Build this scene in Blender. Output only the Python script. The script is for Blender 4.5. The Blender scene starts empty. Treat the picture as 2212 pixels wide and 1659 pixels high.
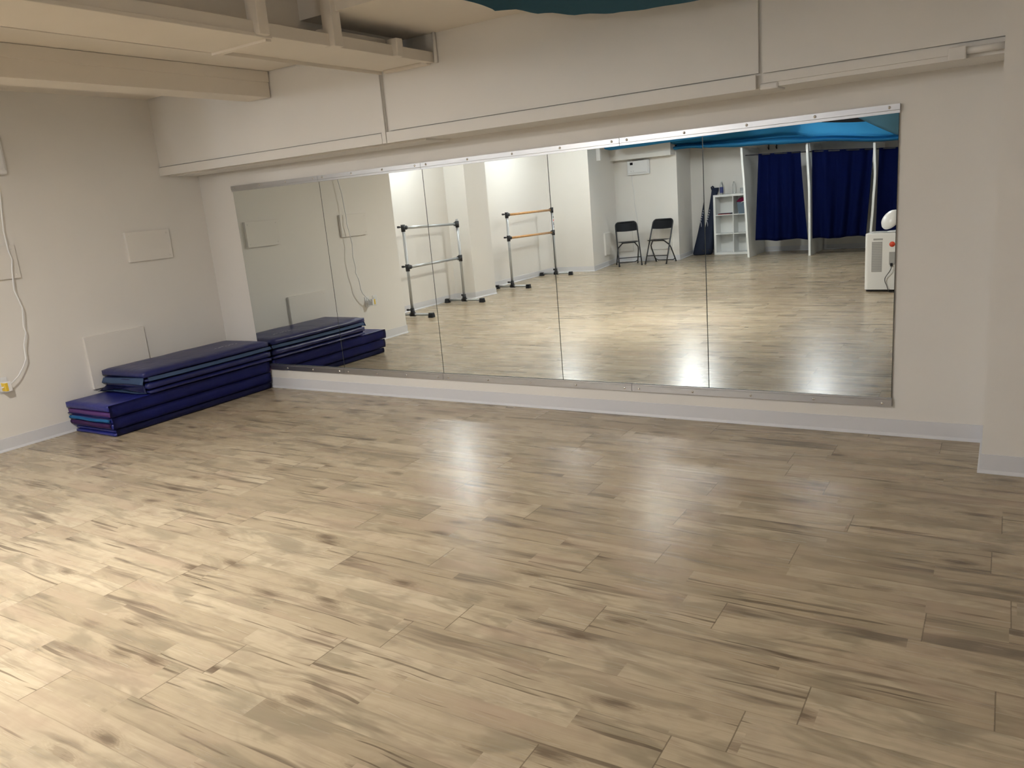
import bpy, bmesh, math, random
from mathutils import Vector, Matrix
random.seed(7)
sc = bpy.context.scene
COL = sc.collection
PI = math.pi

# ------------------------------------------------------------------ materials
def sock(n, *names):
    for k in names:
        if k in n.inputs: return n.inputs[k]

def mat(name, col, rough=0.6, metal=0.0, spec=0.5, bump=None, var=0.0, varscale=3.0, trans=0.0, alpha=None, sheen=0.0, coat=0.0):
    m = bpy.data.materials.new(name); m.use_nodes = True
    nt = m.node_tree; b = nt.nodes['Principled BSDF']
    b.inputs['Base Color'].default_value = (*col, 1)
    b.inputs['Roughness'].default_value = rough
    b.inputs['Metallic'].default_value = metal
    s = sock(b, 'Specular IOR Level', 'Specular')
    if s: s.default_value = spec
    if trans:
        sock(b, 'Transmission Weight', 'Transmission').default_value = trans
    if coat:
        sock(b, 'Coat Weight').default_value = coat
    if sheen:
        sock(b, 'Sheen Weight').default_value = sheen
    if alpha is not None: b.inputs['Alpha'].default_value = alpha
    tc = nt.nodes.new('ShaderNodeTexCoord')
    if var:
        n = nt.nodes.new('ShaderNodeTexNoise'); n.inputs['Scale'].default_value = varscale
        n.inputs['Detail'].default_value = 2
        nt.links.new(tc.outputs['Object'], n.inputs['Vector'])
        r = nt.nodes.new('ShaderNodeValToRGB')
        r.color_ramp.elements[0].position = 0.3; r.color_ramp.elements[1].position = 0.7
        r.color_ramp.elements[0].color = (*[c*(1-var) for c in col], 1)
        r.color_ramp.elements[1].color = (*[min(1, c*(1+var)) for c in col], 1)
        nt.links.new(n.outputs['Fac'], r.inputs['Fac'])
        nt.links.new(r.outputs['Color'], b.inputs['Base Color'])
    if bump:
        sc_, st, dist = bump
        n = nt.nodes.new('ShaderNodeTexNoise'); n.inputs['Scale'].default_value = sc_; n.inputs['Detail'].default_value = 1
        nt.links.new(tc.outputs['Object'], n.inputs['Vector'])
        bp = nt.nodes.new('ShaderNodeBump'); bp.inputs['Strength'].default_value = st; bp.inputs['Distance'].default_value = dist
        nt.links.new(n.outputs['Fac'], bp.inputs['Height'])
        nt.links.new(bp.outputs['Normal'], b.inputs['Normal'])
    return m

def cloth_mat(name, col, trans=0.4, scale=250):
    m = bpy.data.materials.new(name); m.use_nodes = True
    nt = m.node_tree; nt.nodes.clear()
    o = nt.nodes.new('ShaderNodeOutputMaterial'); mx = nt.nodes.new('ShaderNodeMixShader')
    d = nt.nodes.new('ShaderNodeBsdfDiffuse'); t = nt.nodes.new('ShaderNodeBsdfTranslucent')
    d.inputs['Color'].default_value = (*col, 1); t.inputs['Color'].default_value = (*col, 1)
    mx.inputs[0].default_value = trans
    tc = nt.nodes.new('ShaderNodeTexCoord')
    w = nt.nodes.new('ShaderNodeTexNoise'); w.inputs['Scale'].default_value = scale
    nt.links.new(tc.outputs['Object'], w.inputs['Vector'])
    bp = nt.nodes.new('ShaderNodeBump'); bp.inputs['Strength'].default_value = 0.15; bp.inputs['Distance'].default_value = 0.002
    nt.links.new(w.outputs['Fac'], bp.inputs['Height']); nt.links.new(bp.outputs['Normal'], d.inputs['Normal'])
    nt.links.new(d.outputs[0], mx.inputs[1]); nt.links.new(t.outputs[0], mx.inputs[2]); nt.links.new(mx.outputs[0], o.inputs['Surface'])
    return m

def emit_mat(name, col, strength):
    m = bpy.data.materials.new(name); m.use_nodes = True
    nt = m.node_tree; nt.nodes.clear()
    o = nt.nodes.new('ShaderNodeOutputMaterial'); e = nt.nodes.new('ShaderNodeEmission')
    e.inputs['Color'].default_value = (*col, 1); e.inputs['Strength'].default_value = strength
    nt.links.new(e.outputs[0], o.inputs['Surface'])
    return m

def floor_mat():
    m = bpy.data.materials.new('laminate_planks'); m.use_nodes = True
    nt = m.node_tree; N = nt.nodes; L = nt.links; b = N['Principled BSDF']
    def math_(op, a, c=None, d=None):
        n = N.new('ShaderNodeMath'); n.operation = op
        for i, v in enumerate((a, c, d)):
            if v is None: continue
            if isinstance(v, (int, float)): n.inputs[i].default_value = v
            else: L.new(v, n.inputs[i])
        return n.outputs[0]
    def comb(x, y, z):
        n = N.new('ShaderNodeCombineXYZ')
        for i, v in enumerate((x, y, z)):
            if isinstance(v, (int, float)): n.inputs[i].default_value = v
            else: L.new(v, n.inputs[i])
        return n.outputs[0]
    def noise(v, scale, detail=4, rough=0.55, dist=0.0):
        n = N.new('ShaderNodeTexNoise'); n.inputs['Scale'].default_value = scale; n.inputs['Detail'].default_value = detail
        n.inputs['Roughness'].default_value = rough; n.inputs['Distortion'].default_value = dist
        L.new(v, n.inputs['Vector']); return n.outputs['Fac']
    def wn(v):
        n = N.new('ShaderNodeTexWhiteNoise'); n.noise_dimensions = '3D'; L.new(v, n.inputs['Vector'])
        return n.outputs['Value'], n.outputs['Color']
    def ramp(f, *stops):
        n = N.new('ShaderNodeValToRGB'); cr = n.color_ramp
        while len(cr.elements) < len(stops): cr.elements.new(0.5)
        for e, (p, c) in zip(cr.elements, stops):
            e.position = p; e.color = (*c, 1) if isinstance(c, tuple) else (c, c, c, 1)
        L.new(f, n.inputs['Fac']); return n.outputs['Color']
    def mix(f, a, c, mode='MIX'):
        n = N.new('ShaderNodeMix'); n.data_type = 'RGBA'; n.blend_type = mode
        if isinstance(f, (int, float)): n.inputs[0].default_value = f
        else: L.new(f, n.inputs[0])
        for i, v in ((6, a), (7, c)):
            if isinstance(v, tuple): n.inputs[i].default_value = (*v, 1)
            else: L.new(v, n.inputs[i])
        return n.outputs[2]
    tc = N.new('ShaderNodeTexCoord'); sp = N.new('ShaderNodeSeparateXYZ'); L.new(tc.outputs['Object'], sp.inputs[0])
    x, y = sp.outputs[0], sp.outputs[1]
    W_, LEN = 0.2, 1.29
    vr = math_('DIVIDE', math_('ADD', y, 20.061), W_); row = math_('FLOOR', vr); fv = math_('FRACT', vr)
    off, _ = wn(comb(row, 3.7, 1.3))
    ur = math_('ADD', math_('DIVIDE', math_('ADD', x, 20.0), LEN), math_('MULTIPLY', off, 1.0)); colm = math_('FLOOR', ur); fu = math_('FRACT', ur)
    rnd, rcol = wn(comb(row, colm, 0.5))
    rs = N.new('ShaderNodeSeparateXYZ'); L.new(rcol, rs.inputs[0])
    r1, r2, r3 = rs.outputs
    # printed shorter pieces inside a plank: a second tone that changes part-way along
    half = math_('FLOOR', math_('MULTIPLY', fv, 2.0))
    piece = math_('FLOOR', math_('ADD', math_('ADD', math_('MULTIPLY', fu, 1.15), r1), math_('MULTIPLY', half, 0.45)))
    prnd, _ = wn(comb(math_('ADD', math_('ADD', row, 0.37), math_('MULTIPLY', half, 0.41)), math_('ADD', colm, math_('MULTIPLY', piece, 0.31)), 4.0))
    sx = math_('ADD', x, math_('MULTIPLY', r1, 37.0)); sy = math_('ADD', y, math_('MULTIPLY', r2, 19.0)); sz = math_('ADD', math_('MULTIPLY', r3, 11.0), math_('MULTIPLY', prnd, 5.0))
    warp = noise(comb(math_('MULTIPLY', sx, 1.6), math_('MULTIPLY', sy, 4.0), sz), 1.0, 2)
    wy = math_('ADD', sy, math_('MULTIPLY', math_('SUBTRACT', warp, 0.5), 0.075))
    grain = noise(comb(math_('MULTIPLY', sx, 1.4), math_('MULTIPLY', wy, 34.0), sz), 1.0, 3, 0.6)
    fine = noise(comb(math_('MULTIPLY', sx, 9.0), math_('MULTIPLY', wy, 170.0), sz), 1.0, 1, 0.6)
    cloud = noise(comb(math_('MULTIPLY', sx, 2.3), math_('MULTIPLY', sy, 7.0), sz), 1.0, 3, 0.6, 0.8)
    streak0 = noise(comb(math_('MULTIPLY', sx, 1.1), math_('MULTIPLY', wy, 13.0), math_('ADD', sz, 5.0)), 1.0, 3, 0.6, 0.25)
    smask = noise(comb(math_('MULTIPLY', sx, 0.8), math_('MULTIPLY', sy, 2.4), math_('ADD', sz, 9.0)), 1.0, 1)
    streak = math_('ADD', streak0, math_('MULTIPLY', math_('SUBTRACT', smask, 0.53), 0.40))
    base = ramp(math_('ADD', math_('MULTIPLY', rnd, 0.36), math_('MULTIPLY', prnd, 0.64)), (0.05, (0.42, 0.338, 0.232)), (0.35, (0.50, 0.408, 0.283)), (0.65, (0.57, 0.473, 0.335)), (1.0, (0.62, 0.523, 0.378)))
    c = mix(ramp(grain, (0.38, 0.0), (0.66, 0.36)), base, (0.30, 0.238, 0.148))
    c = mix(ramp(cloud, (0.52, 0.0), (0.60, 0.45), (0.72, 0.7)), c, (0.235, 0.198, 0.135))
    c = mix(ramp(streak, (0.572, 0.0), (0.615, 0.38), (0.70, 0.85)), c, (0.16, 0.122, 0.085))
    c = mix(ramp(fine, (0.45, 0.0), (0.8, 0.22)), c, (0.33, 0.25, 0.17))
    crack = noise(comb(math_('MULTIPLY', sx, 1.5), math_('MULTIPLY', wy, 48.0), math_('ADD', sz, 3.0)), 1.0, 2, 0.5, 0.0)
    cmask = noise(comb(math_('MULTIPLY', sx, 1.1), math_('MULTIPLY', sy, 6.0), math_('ADD', sz, 2.0)), 1.0, 1)
    ck = math_('ADD', crack, math_('MULTIPLY', math_('SUBTRACT', cmask, 0.5), 0.45))
    c = mix(ramp(ck, (0.67, 0.0), (0.71, 0.75)), c, (0.12, 0.085, 0.055))
    curl = noise(comb(math_('MULTIPLY', sx, 11.0), math_('MULTIPLY', wy, 13.0), sz), 1.0, 2, 0.5, 0.0)
    c = mix(ramp(curl, (0.48, 0.0), (0.70, 0.30)), c, (0.33, 0.255, 0.185))
    red = noise(comb(math_('MULTIPLY', sx, 2.0), math_('MULTIPLY', sy, 6.0), math_('ADD', sz, 7.0)), 1.0, 1)
    c = mix(ramp(red, (0.52, 0.0), (0.75, 0.5)), c, (0.44, 0.325, 0.235))
    # knots
    vo = N.new('ShaderNodeTexVoronoi'); vo.inputs['Scale'].default_value = 1.0; vo.feature = 'F1'
    L.new(comb(math_('MULTIPLY', sx, 2.4), math_('MULTIPLY', wy, 6.5), sz), vo.inputs['Vector'])
    vd = math_('ADD', vo.outputs['Distance'], math_('ADD', math_('MULTIPLY', math_('SUBTRACT', cloud, 0.5), 0.42), math_('MULTIPLY', math_('SUBTRACT', fine, 0.5), 0.20)))
    kn, _ = wn(comb(vo.outputs['Color'], 2.0, 3.0)) if False else (rnd, None)
    c = mix(ramp(vd, (0.03, 0.8), (0.10, 0.45), (0.20, 0.0)), c, (0.12, 0.083, 0.055))
    ring = N.new('ShaderNodeMath'); ring.operation = 'SINE'; L.new(math_('MULTIPLY', vd, 95.0), ring.inputs[0])
    rf = math_('MULTIPLY', math_('MULTIPLY', math_('ADD', ring.outputs[0], 1.0), 0.16), ramp(vd, (0.14, 1.0), (0.36, 0.0)))
    c = mix(rf, c, (0.22, 0.16, 0.10))
    # joints
    ev = math_('MINIMUM', fv, math_('SUBTRACT', 1.0, fv)); eu = math_('MINIMUM', fu, math_('SUBTRACT', 1.0, fu))
    jv = math_('LESS_THAN', ev, 0.009); ju = math_('LESS_THAN', eu, 0.0016)
    j = math_('MAXIMUM', math_('MULTIPLY', jv, 0.34), math_('MULTIPLY', ju, 0.75))
    c = mix(j, c, (0.16, 0.12, 0.08))
    L.new(c, b.inputs['Base Color'])
    rr = math_('ADD', 0.225, math_('MULTIPLY', grain, 0.08)); L.new(rr, b.inputs['Roughness'])
    sock(b, 'Specular IOR Level', 'Specular').default_value = 0.44
    h = math_('SUBTRACT', 1.0, math_('MAXIMUM', jv, ju))
    bp = N.new('ShaderNodeBump'); bp.inputs['Strength'].default_value = 0.10; bp.inputs['Distance'].default_value = 0.002
    L.new(h, bp.inputs['Height']); L.new(bp.outputs['Normal'], b.inputs['Normal'])
    return m

WALLC = (0.80, 0.775, 0.74)
M = dict(
    wall=mat('wall_paint', WALLC, 0.75, spec=0.3, var=0.012, varscale=1.2),
    ceil=mat('ceiling_paint', (0.80, 0.745, 0.67), 0.75, spec=0.3, var=0.02, varscale=2.0),
    base=mat('vinyl_baseboard', (0.70, 0.705, 0.74), 0.4, spec=0.4),
    floor=floor_mat(),
    mirror=mat('mirror_silvering', (0.88, 0.925, 0.91), 0.0, 1.0),
    edge=mat('mirror_glass_edge', (0.05, 0.06, 0.055), 0.3),
    alu=mat('brushed_aluminium', (0.62, 0.62, 0.63), 0.38, 1.0, bump=(300, 0.05, 0.001)),
    chrome=mat('screw_chrome', (0.85, 0.84, 0.82), 0.15, 1.0),
    blue=mat('blue_vinyl', (0.016, 0.022, 0.19), 0.36, spec=0.5, bump=(14, 0.25, 0.012), var=0.12, varscale=5),
    navyv=mat('navy_vinyl', (0.014, 0.018, 0.105), 0.36, spec=0.5, bump=(11, 0.35, 0.015), var=0.15, varscale=5),
    purple=mat('purple_vinyl', (0.085, 0.022, 0.155), 0.5, bump=(40, 0.2, 0.004)),
    cyan=mat('light_blue_velcro', (0.035, 0.26, 0.62), 0.6, bump=(200, 0.2, 0.002)),
    teal=mat('dusty_teal_velcro', (0.10, 0.165, 0.32), 0.7, bump=(200, 0.2, 0.002)),
    print_=mat('white_print', (0.55, 0.55, 0.60), 0.6),
    board=mat('painted_board', (0.79, 0.76, 0.72), 0.6, spec=0.35),
    white=mat('white_laminate', (0.83, 0.84, 0.83), 0.4, spec=0.45),
    wplast=mat('white_plastic', (0.82, 0.82, 0.83), 0.3, spec=0.5),
    gplast=mat('grey_plastic', (0.38, 0.38, 0.38), 0.45),
    black=mat('black_plastic', (0.016, 0.017, 0.022), 0.38, spec=0.5),
    blackm=mat('black_metal', (0.03, 0.03, 0.034), 0.35, spec=0.5),
    screen=mat('dark_display', (0.01, 0.008, 0.012), 0.1),
    tube=mat('grey_tube_metal', (0.50, 0.52, 0.54), 0.35, 0.6),
    beech=mat('beech_wood', (0.55, 0.30, 0.12), 0.4, var=0.12, varscale=14),
    curtain=cloth_mat('navy_curtain_cloth', (0.008, 0.014, 0.085), 0.12, 180),
    canopy_dim=cloth_mat('sky_blue_cloth_dimmed', (0.15, 0.31, 0.41), 0.40, 220),  # same cloth as the sky blue one, weaker light put into its colour
    canopy=cloth_mat('sky_blue_cloth', (0.085, 0.41, 0.68), 0.42, 220),
    bagc=mat('dark_navy_canvas', (0.010, 0.018, 0.046), 0.75, bump=(90, 0.3, 0.004)),
    void=mat('painted_void_shade', (0.012, 0.012, 0.013), 0.9),  # near-black colour stands in for the shade above the stalls
    bucket=mat('slate_blue_plastic', (0.11, 0.16, 0.22), 0.5),
    pink=mat('magenta_cloth', (0.34, 0.01, 0.09), 0.8, bump=(60, 0.4, 0.01)),
    water=mat('clear_plastic', (0.92, 0.95, 0.97), 0.05, trans=0.92),
    label=mat('bottle_label_blue', (0.03, 0.04, 0.17), 0.4),
    red=mat('red_sticker', (0.72, 0.07, 0.03), 0.4),
    yellow=mat('yellow_tag', (0.80, 0.55, 0.05), 0.5),
    lamp=emit_mat('lamp_recessed_warm', (1.0, 0.965, 0.905), 710.0),
    lamp2=emit_mat('lamp_globe_back', (0.96, 0.985, 1.0), 168.0),
    lamp3=emit_mat('lamp_globe_stalls', (0.97, 0.985, 1.0), 150.0),
    lamp4=emit_mat('lamp_globe_alcove', (0.94, 0.98, 1.0), 118.0),
    lamp5=emit_mat('lamp_globe_niche', (0.94, 0.98, 1.0), 172.0),
    lamp6=emit_mat('lamp_tube_behind_canopy', (0.96, 0.985, 1.0), 42.0),
    fill_lamp=emit_mat('fill_globe_high_bay', (1.0, 0.96, 0.90), 14.0),
)

# ------------------------------------------------------------------ mesh helpers
class MB:
    def __init__(s): s.bm = bmesh.new()
    def box(s, x0, x1, y0, y1, z0, z1, bev=0, seg=2, mtx=None, mi=0):
        c = Vector(((x0+x1)/2, (y0+y1)/2, (z0+z1)/2))
        t = Matrix.Translation(c) @ Matrix.Diagonal((abs(x1-x0), abs(y1-y0), abs(z1-z0), 1))
        if mtx is not None: t = mtx @ t
        b2 = bmesh.new(); r = bmesh.ops.create_cube(b2, size=1, matrix=t)
        if bev: bmesh.ops.bevel(b2, geom=list(b2.edges), offset=bev, segments=seg, affect='EDGES', profile=0.5)
        s.merge(b2, mi); return s
    def merge(s, b2, mi=0):
        for f in b2.faces: f.material_index = mi
        me = bpy.data.meshes.new('tmp'); b2.to_mesh(me); b2.free()
        s.bm.from_mesh(me); bpy.data.meshes.remove(me)
    def tube(s, pts, r, n=12, cap=True, smooth=True, mi=0):
        b2 = bmesh.new(); pts = [Vector(p) for p in pts]; rs = r if isinstance(r, (list, tuple)) else [r]*len(pts)
        rings = []; up = None
        for i, p in enumerate(pts):
            d = (pts[min(i+1, len(pts)-1)] - pts[max(i-1, 0)]).normalized()
            if up is None:
                up = Vector((0, 0, 1)) if abs(d.z) < 0.9 else Vector((1, 0, 0))
            a = d.cross(up).normalized(); up = a.cross(d).normalized()
            rings.append([b2.verts.new(p + rs[i]*(math.cos(2*PI*k/n)*a + math.sin(2*PI*k/n)*up)) for k in range(n)])
        for A, B in zip(rings, rings[1:]):
            for k in range(n):
                f = b2.faces.new((A[k], A[(k+1) % n], B[(k+1) % n], B[k])); f.smooth = smooth
        if cap:
            b2.faces.new(rings[0][::-1]); b2.faces.new(rings[-1])
        s.merge(b2, mi); return s
    def lathe(s, prof, c=(0, 0, 0), n=24, mtx=None, mi=0):
        b2 = bmesh.new(); rings = []
        for r, z in prof:
            if r < 1e-6: rings.append([b2.verts.new((0, 0, z))])
            else: rings.append([b2.verts.new((r*math.cos(2*PI*k/n), r*math.sin(2*PI*k/n), z)) for k in range(n)])
        for A, B in zip(rings, rings[1:]):
            for k in range(n):
                a0, a1 = A[k % len(A)], A[(k+1) % len(A)]; b0, b1 = B[k % len(B)], B[(k+1) % len(B)]
                vs = []
                for v in (a0, a1, b1, b0):
                    if v not in vs: vs.append(v)
                if len(vs) > 2:
                    f = b2.faces.new(vs); f.smooth = True
        T = Matrix.Translation(c) if mtx is None else mtx
        bmesh.ops.transform(b2, matrix=T, verts=b2.verts); bmesh.ops.recalc_face_normals(b2, faces=b2.faces)
        s.merge(b2, mi); return s
    def prism(s, poly, axis, a, b, bev=0, mi=0, seg=2):
        """extrude a 2-D polygon along an axis ('x','y','z') from a to b"""
        b2 = bmesh.new()
        def P(u, v, w): return {'x': (w, u, v), 'y': (u, w, v), 'z': (u, v, w)}[axis]
        A = [b2.verts.new(P(u, v, a)) for u, v in poly]; B = [b2.verts.new(P(u, v, b)) for u, v in poly]
        n = len(poly)
        b2.faces.new(A); b2.faces.new(B[::-1])
        for k in range(n): b2.faces.new((A[k], B[k], B[(k+1) % n], A[(k+1) % n]))
        bmesh.ops.recalc_face_normals(b2, faces=b2.faces)
        if bev: bmesh.ops.bevel(b2, geom=list(b2.edges), offset=bev, segments=seg, affect='EDGES', profile=0.5)
        s.merge(b2, mi); return s
    def grid(s, fn, nu, nv, th=0, mi=0, smooth=True):
        b2 = bmesh.new()
        V = [[b2.verts.new(fn(i/nu, j/nv)) for j in range(nv+1)] for i in range(nu+1)]
        for i in range(nu):
            for j in range(nv):
                f = b2.faces.new((V[i][j], V[i+1][j], V[i+1][j+1], V[i][j+1])); f.smooth = smooth
        if th: bmesh.ops.solidify(b2, geom=list(b2.faces), thickness=th)
        for f in b2.faces: f.smooth = smooth
        s.merge(b2, mi); return s
    def build(s, name, m, parent=None, loc=None, smooth=None):
        bmesh.ops.recalc_face_normals(s.bm, faces=s.bm.faces) if False else None
        if smooth is not None:
            for f in s.bm.faces: f.smooth = smooth
        me = bpy.data.meshes.new(name); s.bm.to_mesh(me); s.bm.free()
        for x in (m if isinstance(m, (list, tuple)) else [m]): me.materials.append(x)
        o = bpy.data.objects.new(name, me); COL.objects.link(o)
        if parent: o.parent = parent
        if loc: o.location = loc
        return o

def tag(o, label, cat, group=None):
    o['label'] = label; o['category'] = cat
    if group: o['group'] = group
    return o
def empty(name, loc, rz, label, cat, group=None):
    o = bpy.data.objects.new(name, None); COL.objects.link(o); o.empty_display_size = 0.1
    o.location = loc; o.rotation_euler = (0, 0, rz)
    return tag(o, label, cat, group)
def struct(o): o['kind'] = 'structure'; return o
def copy_tree(o, parent=None):
    c = o.copy(); COL.objects.link(c)
    if parent: c.parent = parent
    for ch in list(o.children): copy_tree(ch, c)
    return c

# ------------------------------------------------------------------ room shell
HT = 3.12
RM = [((0, 0.006), 'left'), ((0, -2.75), 'left_return'), ((-1.28, -2.75), 'left_alcove'), ((-1.28, -5.62), 'left_pier_side'),
      ((-0.95, -5.72), 'left_pier'), ((-0.89, -6.25), 'left_pier_return'), ((-1.44, -6.25), 'left_niche'), ((-1.44, -9.30), 'niche_end'),
      ((-0.50, -9.30), 'chair_nook_side'), ((-0.75, -11.05), 'chair_nook'), ((0.65, -11.05), 'stall_side'), ((0.56, -12.15), 'back'),
      ((8.3, -12.15), 'right'), ((8.3, -0.503), 'right_pier'), ((6.43, -0.503), 'right_pier_side'), ((6.43, 0.006), 'mirror')]
PTS = [Vector((*p, 0)) for p, _ in RM]
def offs(d):
    out = []; n = len(PTS)
    for i in range(n):
        a, b, c = PTS[i-1], PTS[i], PTS[(i+1) % n]
        d0 = (b-a).normalized(); d1 = (c-b).normalized()
        n0 = Vector((-d0.y, d0.x, 0)); n1 = Vector((-d1.y, d1.x, 0))   # interior on the left
        k = 1 + n0.dot(n1)
        out.append(b + (n0+n1)*(d/k))
    return out
def wall_seg(i, name, inner, outer, z0, z1, m, lip=None):
    n = len(PTS); j = (i+1) % n
    mb = MB(); poly = [(inner[i].x, inner[i].y), (inner[j].x, inner[j].y), (outer[j].x, outer[j].y), (outer[i].x, outer[i].y)]
    mb.prism(poly, 'z', z0, z1)
    return struct(mb.build(name, m))
OUT = offs(-0.09); BB = offs(0.007); BBT = offs(0.016)
for i, (p, nm) in enumerate(RM):
    wall_seg(i, 'wall_'+nm, PTS, OUT, 0.0, HT, M['wall'])
    o = wall_seg(i, 'baseboard_'+nm, BB, PTS, 0.0, 0.10, M['base'])
    # the cove toe of the vinyl strip, in the same mesh
    bm = bmesh.new(); bm.from_mesh(o.data); n = len(PTS); j = (i+1) % n
    for (A, B, za, zb) in ((BBT, BB, 0.004, 0.018),):
        v = [bm.verts.new((A[i].x, A[i].y, 0.0)), bm.verts.new((A[j].x, A[j].y, 0.0)), bm.verts.new((A[j].x, A[j].y, za)), bm.verts.new((A[i].x, A[i].y, za)),
             bm.verts.new((B[j].x, B[j].y, zb)), bm.verts.new((B[i].x, B[i].y, zb))]
        bm.faces.new((v[0], v[1], v[2], v[3])); bm.faces.new((v[3], v[2], v[4], v[5]))
    bm.to_mesh(o.data); bm.free()
struct(MB().box(-1.7, 8.5, -12.35, 0.2, -0.05, 0.0).build('floor', M['floor']))

# ceiling: lower bay, joist, boxed beam with cladding battens, end slab, high bay
struct(MB().box(-1.6, 2.72, -12.3, -0.394, 2.68, 2.76).build('ceiling', M['ceil']))
struct(MB().box(2.72, 8.4, -10.6, 0.1, 3.08, 3.14).build('ceiling_high', M['ceil']))
struct(MB().box(0.6, 8.4, -12.3, -10.6, 3.06, 3.12).box(0.57, 8.3, -12.15, -12.12, 2.33, 3.06).box(0.57, 8.3, -12.15, -11.04, 2.30, 2.33).build('ceiling_shade_lid', M['void']))  # black in place of shade; lower lid added to keep tube light off stalls
struct(MB().box(2.906, 8.3, -1.33, -0.384, 2.68, 3.08).build('ceiling_slab', M['ceil']))
struct(MB().box(1.30, 1.55, -12.0, -0.392, 2.49, 2.665).build('ceiling_joist', M['ceil']))
struct(MB().box(1.30, 1.562, -12.0, -0.394, 2.60, 2.677).build('trim_1', M['ceil']))
mb = MB().box(2.70, 2.906, -12.0, -0.384, 2.505, 3.08).box(2.70, 3.13, -12.0, -0.384, 2.505, 2.515)
struct(mb.build('ceiling_beam', M['ceil']))
struct(MB().box(3.10, 3.15, -12.0, -0.384, 2.497, 2.565, 0.003).build('trim_2', M['ceil']))          # edge board of the beam
struct(MB().box(2.705, 3.145, -1.835, -1.795, 2.472, 2.487, 0.002).box(2.714, 3.16, -12.0, -1.80, 2.485, 2.505, 0.003).box(2.692, 2.702, -12.0, -0.40, 2.484, 2.52, 0.002).build('trim_3', M['ceil']))          # lower cover panel
k = 4
for y in (-1.875, -1.33, ):
    struct(MB().box(3.11, 3.19, y-0.035, y+0.035, 2.494, 3.08, 0.003).build('trim_%d' % k, M['ceil'])); k += 1
struct(MB().box(3.11, 3.19, -0.81, -0.75, 2.494, 2.60, 0.003).build('trim_%d' % k, M['ceil'])); k += 1
for y in (-4.06, -4.60):
    struct(MB().box(3.11, 3.19, y-0.035, y+0.035, 2.494, 3.08, 0.003).build('trim_%d' % k, M['ceil'])); k += 1
# small square bar lying along the beam edge next to the slab
struct(MB().box(2.98, 3.06, -1.30, -0.75, 2.565, 2.62, 0.012).build('trim_%d' % k, M['ceil'])); k += 1
struct(MB().box(2.74, 3.12, -0.43, -0.384, 2.485, 2.505, 0.003).build('trim_%d' % k, M['ceil'])); k += 1

# soffit over the mirror: panels, shadow gaps, fascia strips
YF = -0.384
mb = MB().box(0.0, 6.43, YF+0.02, 0.006, 2.032, 3.08)
mb.box(0.0, 2.672, YF+0.003, YF+0.02, 2.104, 2.70).box(2.700, 5.300, YF, YF+0.02, 2.109, 3.08).box(5.322, 6.43, YF, YF+0.02, 2.106, 3.08)
mb.box(5.322, 6.43, YF+0.006, YF+0.02, 2.055, 2.10)
struct(mb.build('wall_soffit', M['wall']))
struct(MB().box(0.0, 2.628, YF-0.013, YF+0.003, 2.026, 2.097, 0.002).build('trim_%d' % k, M['wall'])); k += 1
struct(MB().box(2.632, 2.668, YF-0.013, YF+0.003, 2.026, 2.56, 0.002).build('trim_%d' % k, M['wall'])); k += 1
struct(MB().box(2.674, 5.288, YF-0.013, YF, 2.026, 2.102, 0.002).build('trim_%d' % k, M['wall'])); k += 1
struct(MB().box(0.0, 2.95, -0.30, -0.012, 2.018, 2.032, 0.002).build('trim_%d' % k, M['wall'])); k += 1
struct(MB().box(5.30, 5.40, YF+0.01, -0.20, 2.022, 2.055, 0.01).build('trim_%d' % k, M['wall'])); k += 1
# conduit stub under the fascia near the pier
mb = MB().box(6.20, 6.275, YF-0.045, YF+0.012, 2.025, 2.085, 0.006)
t = mb.build('conduit_clamp', M['wall']); tag(t, 'painted block clamp under the fascia beside the right pier', 'conduit clamp')
MB().tube([(6.27, YF-0.016, 2.063), (6.43, YF-0.016, 2.063)], 0.016).build('conduit', M['wall'], t)
# pipe stub where the beam box meets the soffit
t = MB().tube([(3.18, YF-0.014, 2.49), (3.18, YF-0.014, 2.68)], 0.012).build('conduit_pipe', M['wall'])
tag(t, 'thin painted vertical pipe on the soffit face beside the boxed beam end', 'pipe')

# ------------------------------------------------------------------ mirror wall
X0, PW, ZT, ZB = 0.454, 1.1, 1.887, 0.182
DL = 0.0053
names = ['leftmost wall mirror panel, partly behind the stacked blue mats', 'second wall mirror panel from the left, with the white cord in its reflection',
         'middle wall mirror panel, reflecting the metal and wooden ballet barres', 'fourth wall mirror panel, reflecting two black folding chairs',
         'rightmost wall mirror panel, reflecting navy curtains and a white air conditioner']
for i in range(5):
    x = X0 + i*PW
    e = empty('wall_mirror', (x, 0, (ZT+ZB)/2), -DL if i == 4 else 0, names[i], 'mirror', 'wall mirror panels on the wall')
    h = (ZT-ZB)/2 - 0.004
    MB().box(0.0028, PW-0.0028, 0.0, 0.004, -h, h).build('glass', M['mirror'], e)
    MB().box(0.0005, PW-0.0005, 0.0012, 0.0055, -h-0.001, h+0.001).build('edge_backing', M['edge'], e)
segs = [(0.452, 1.553), (1.556, 2.650), (2.653, 4.302), (4.305, 5.956)]
place = ['far left', 'second from left', 'third from left', 'far right']
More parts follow.
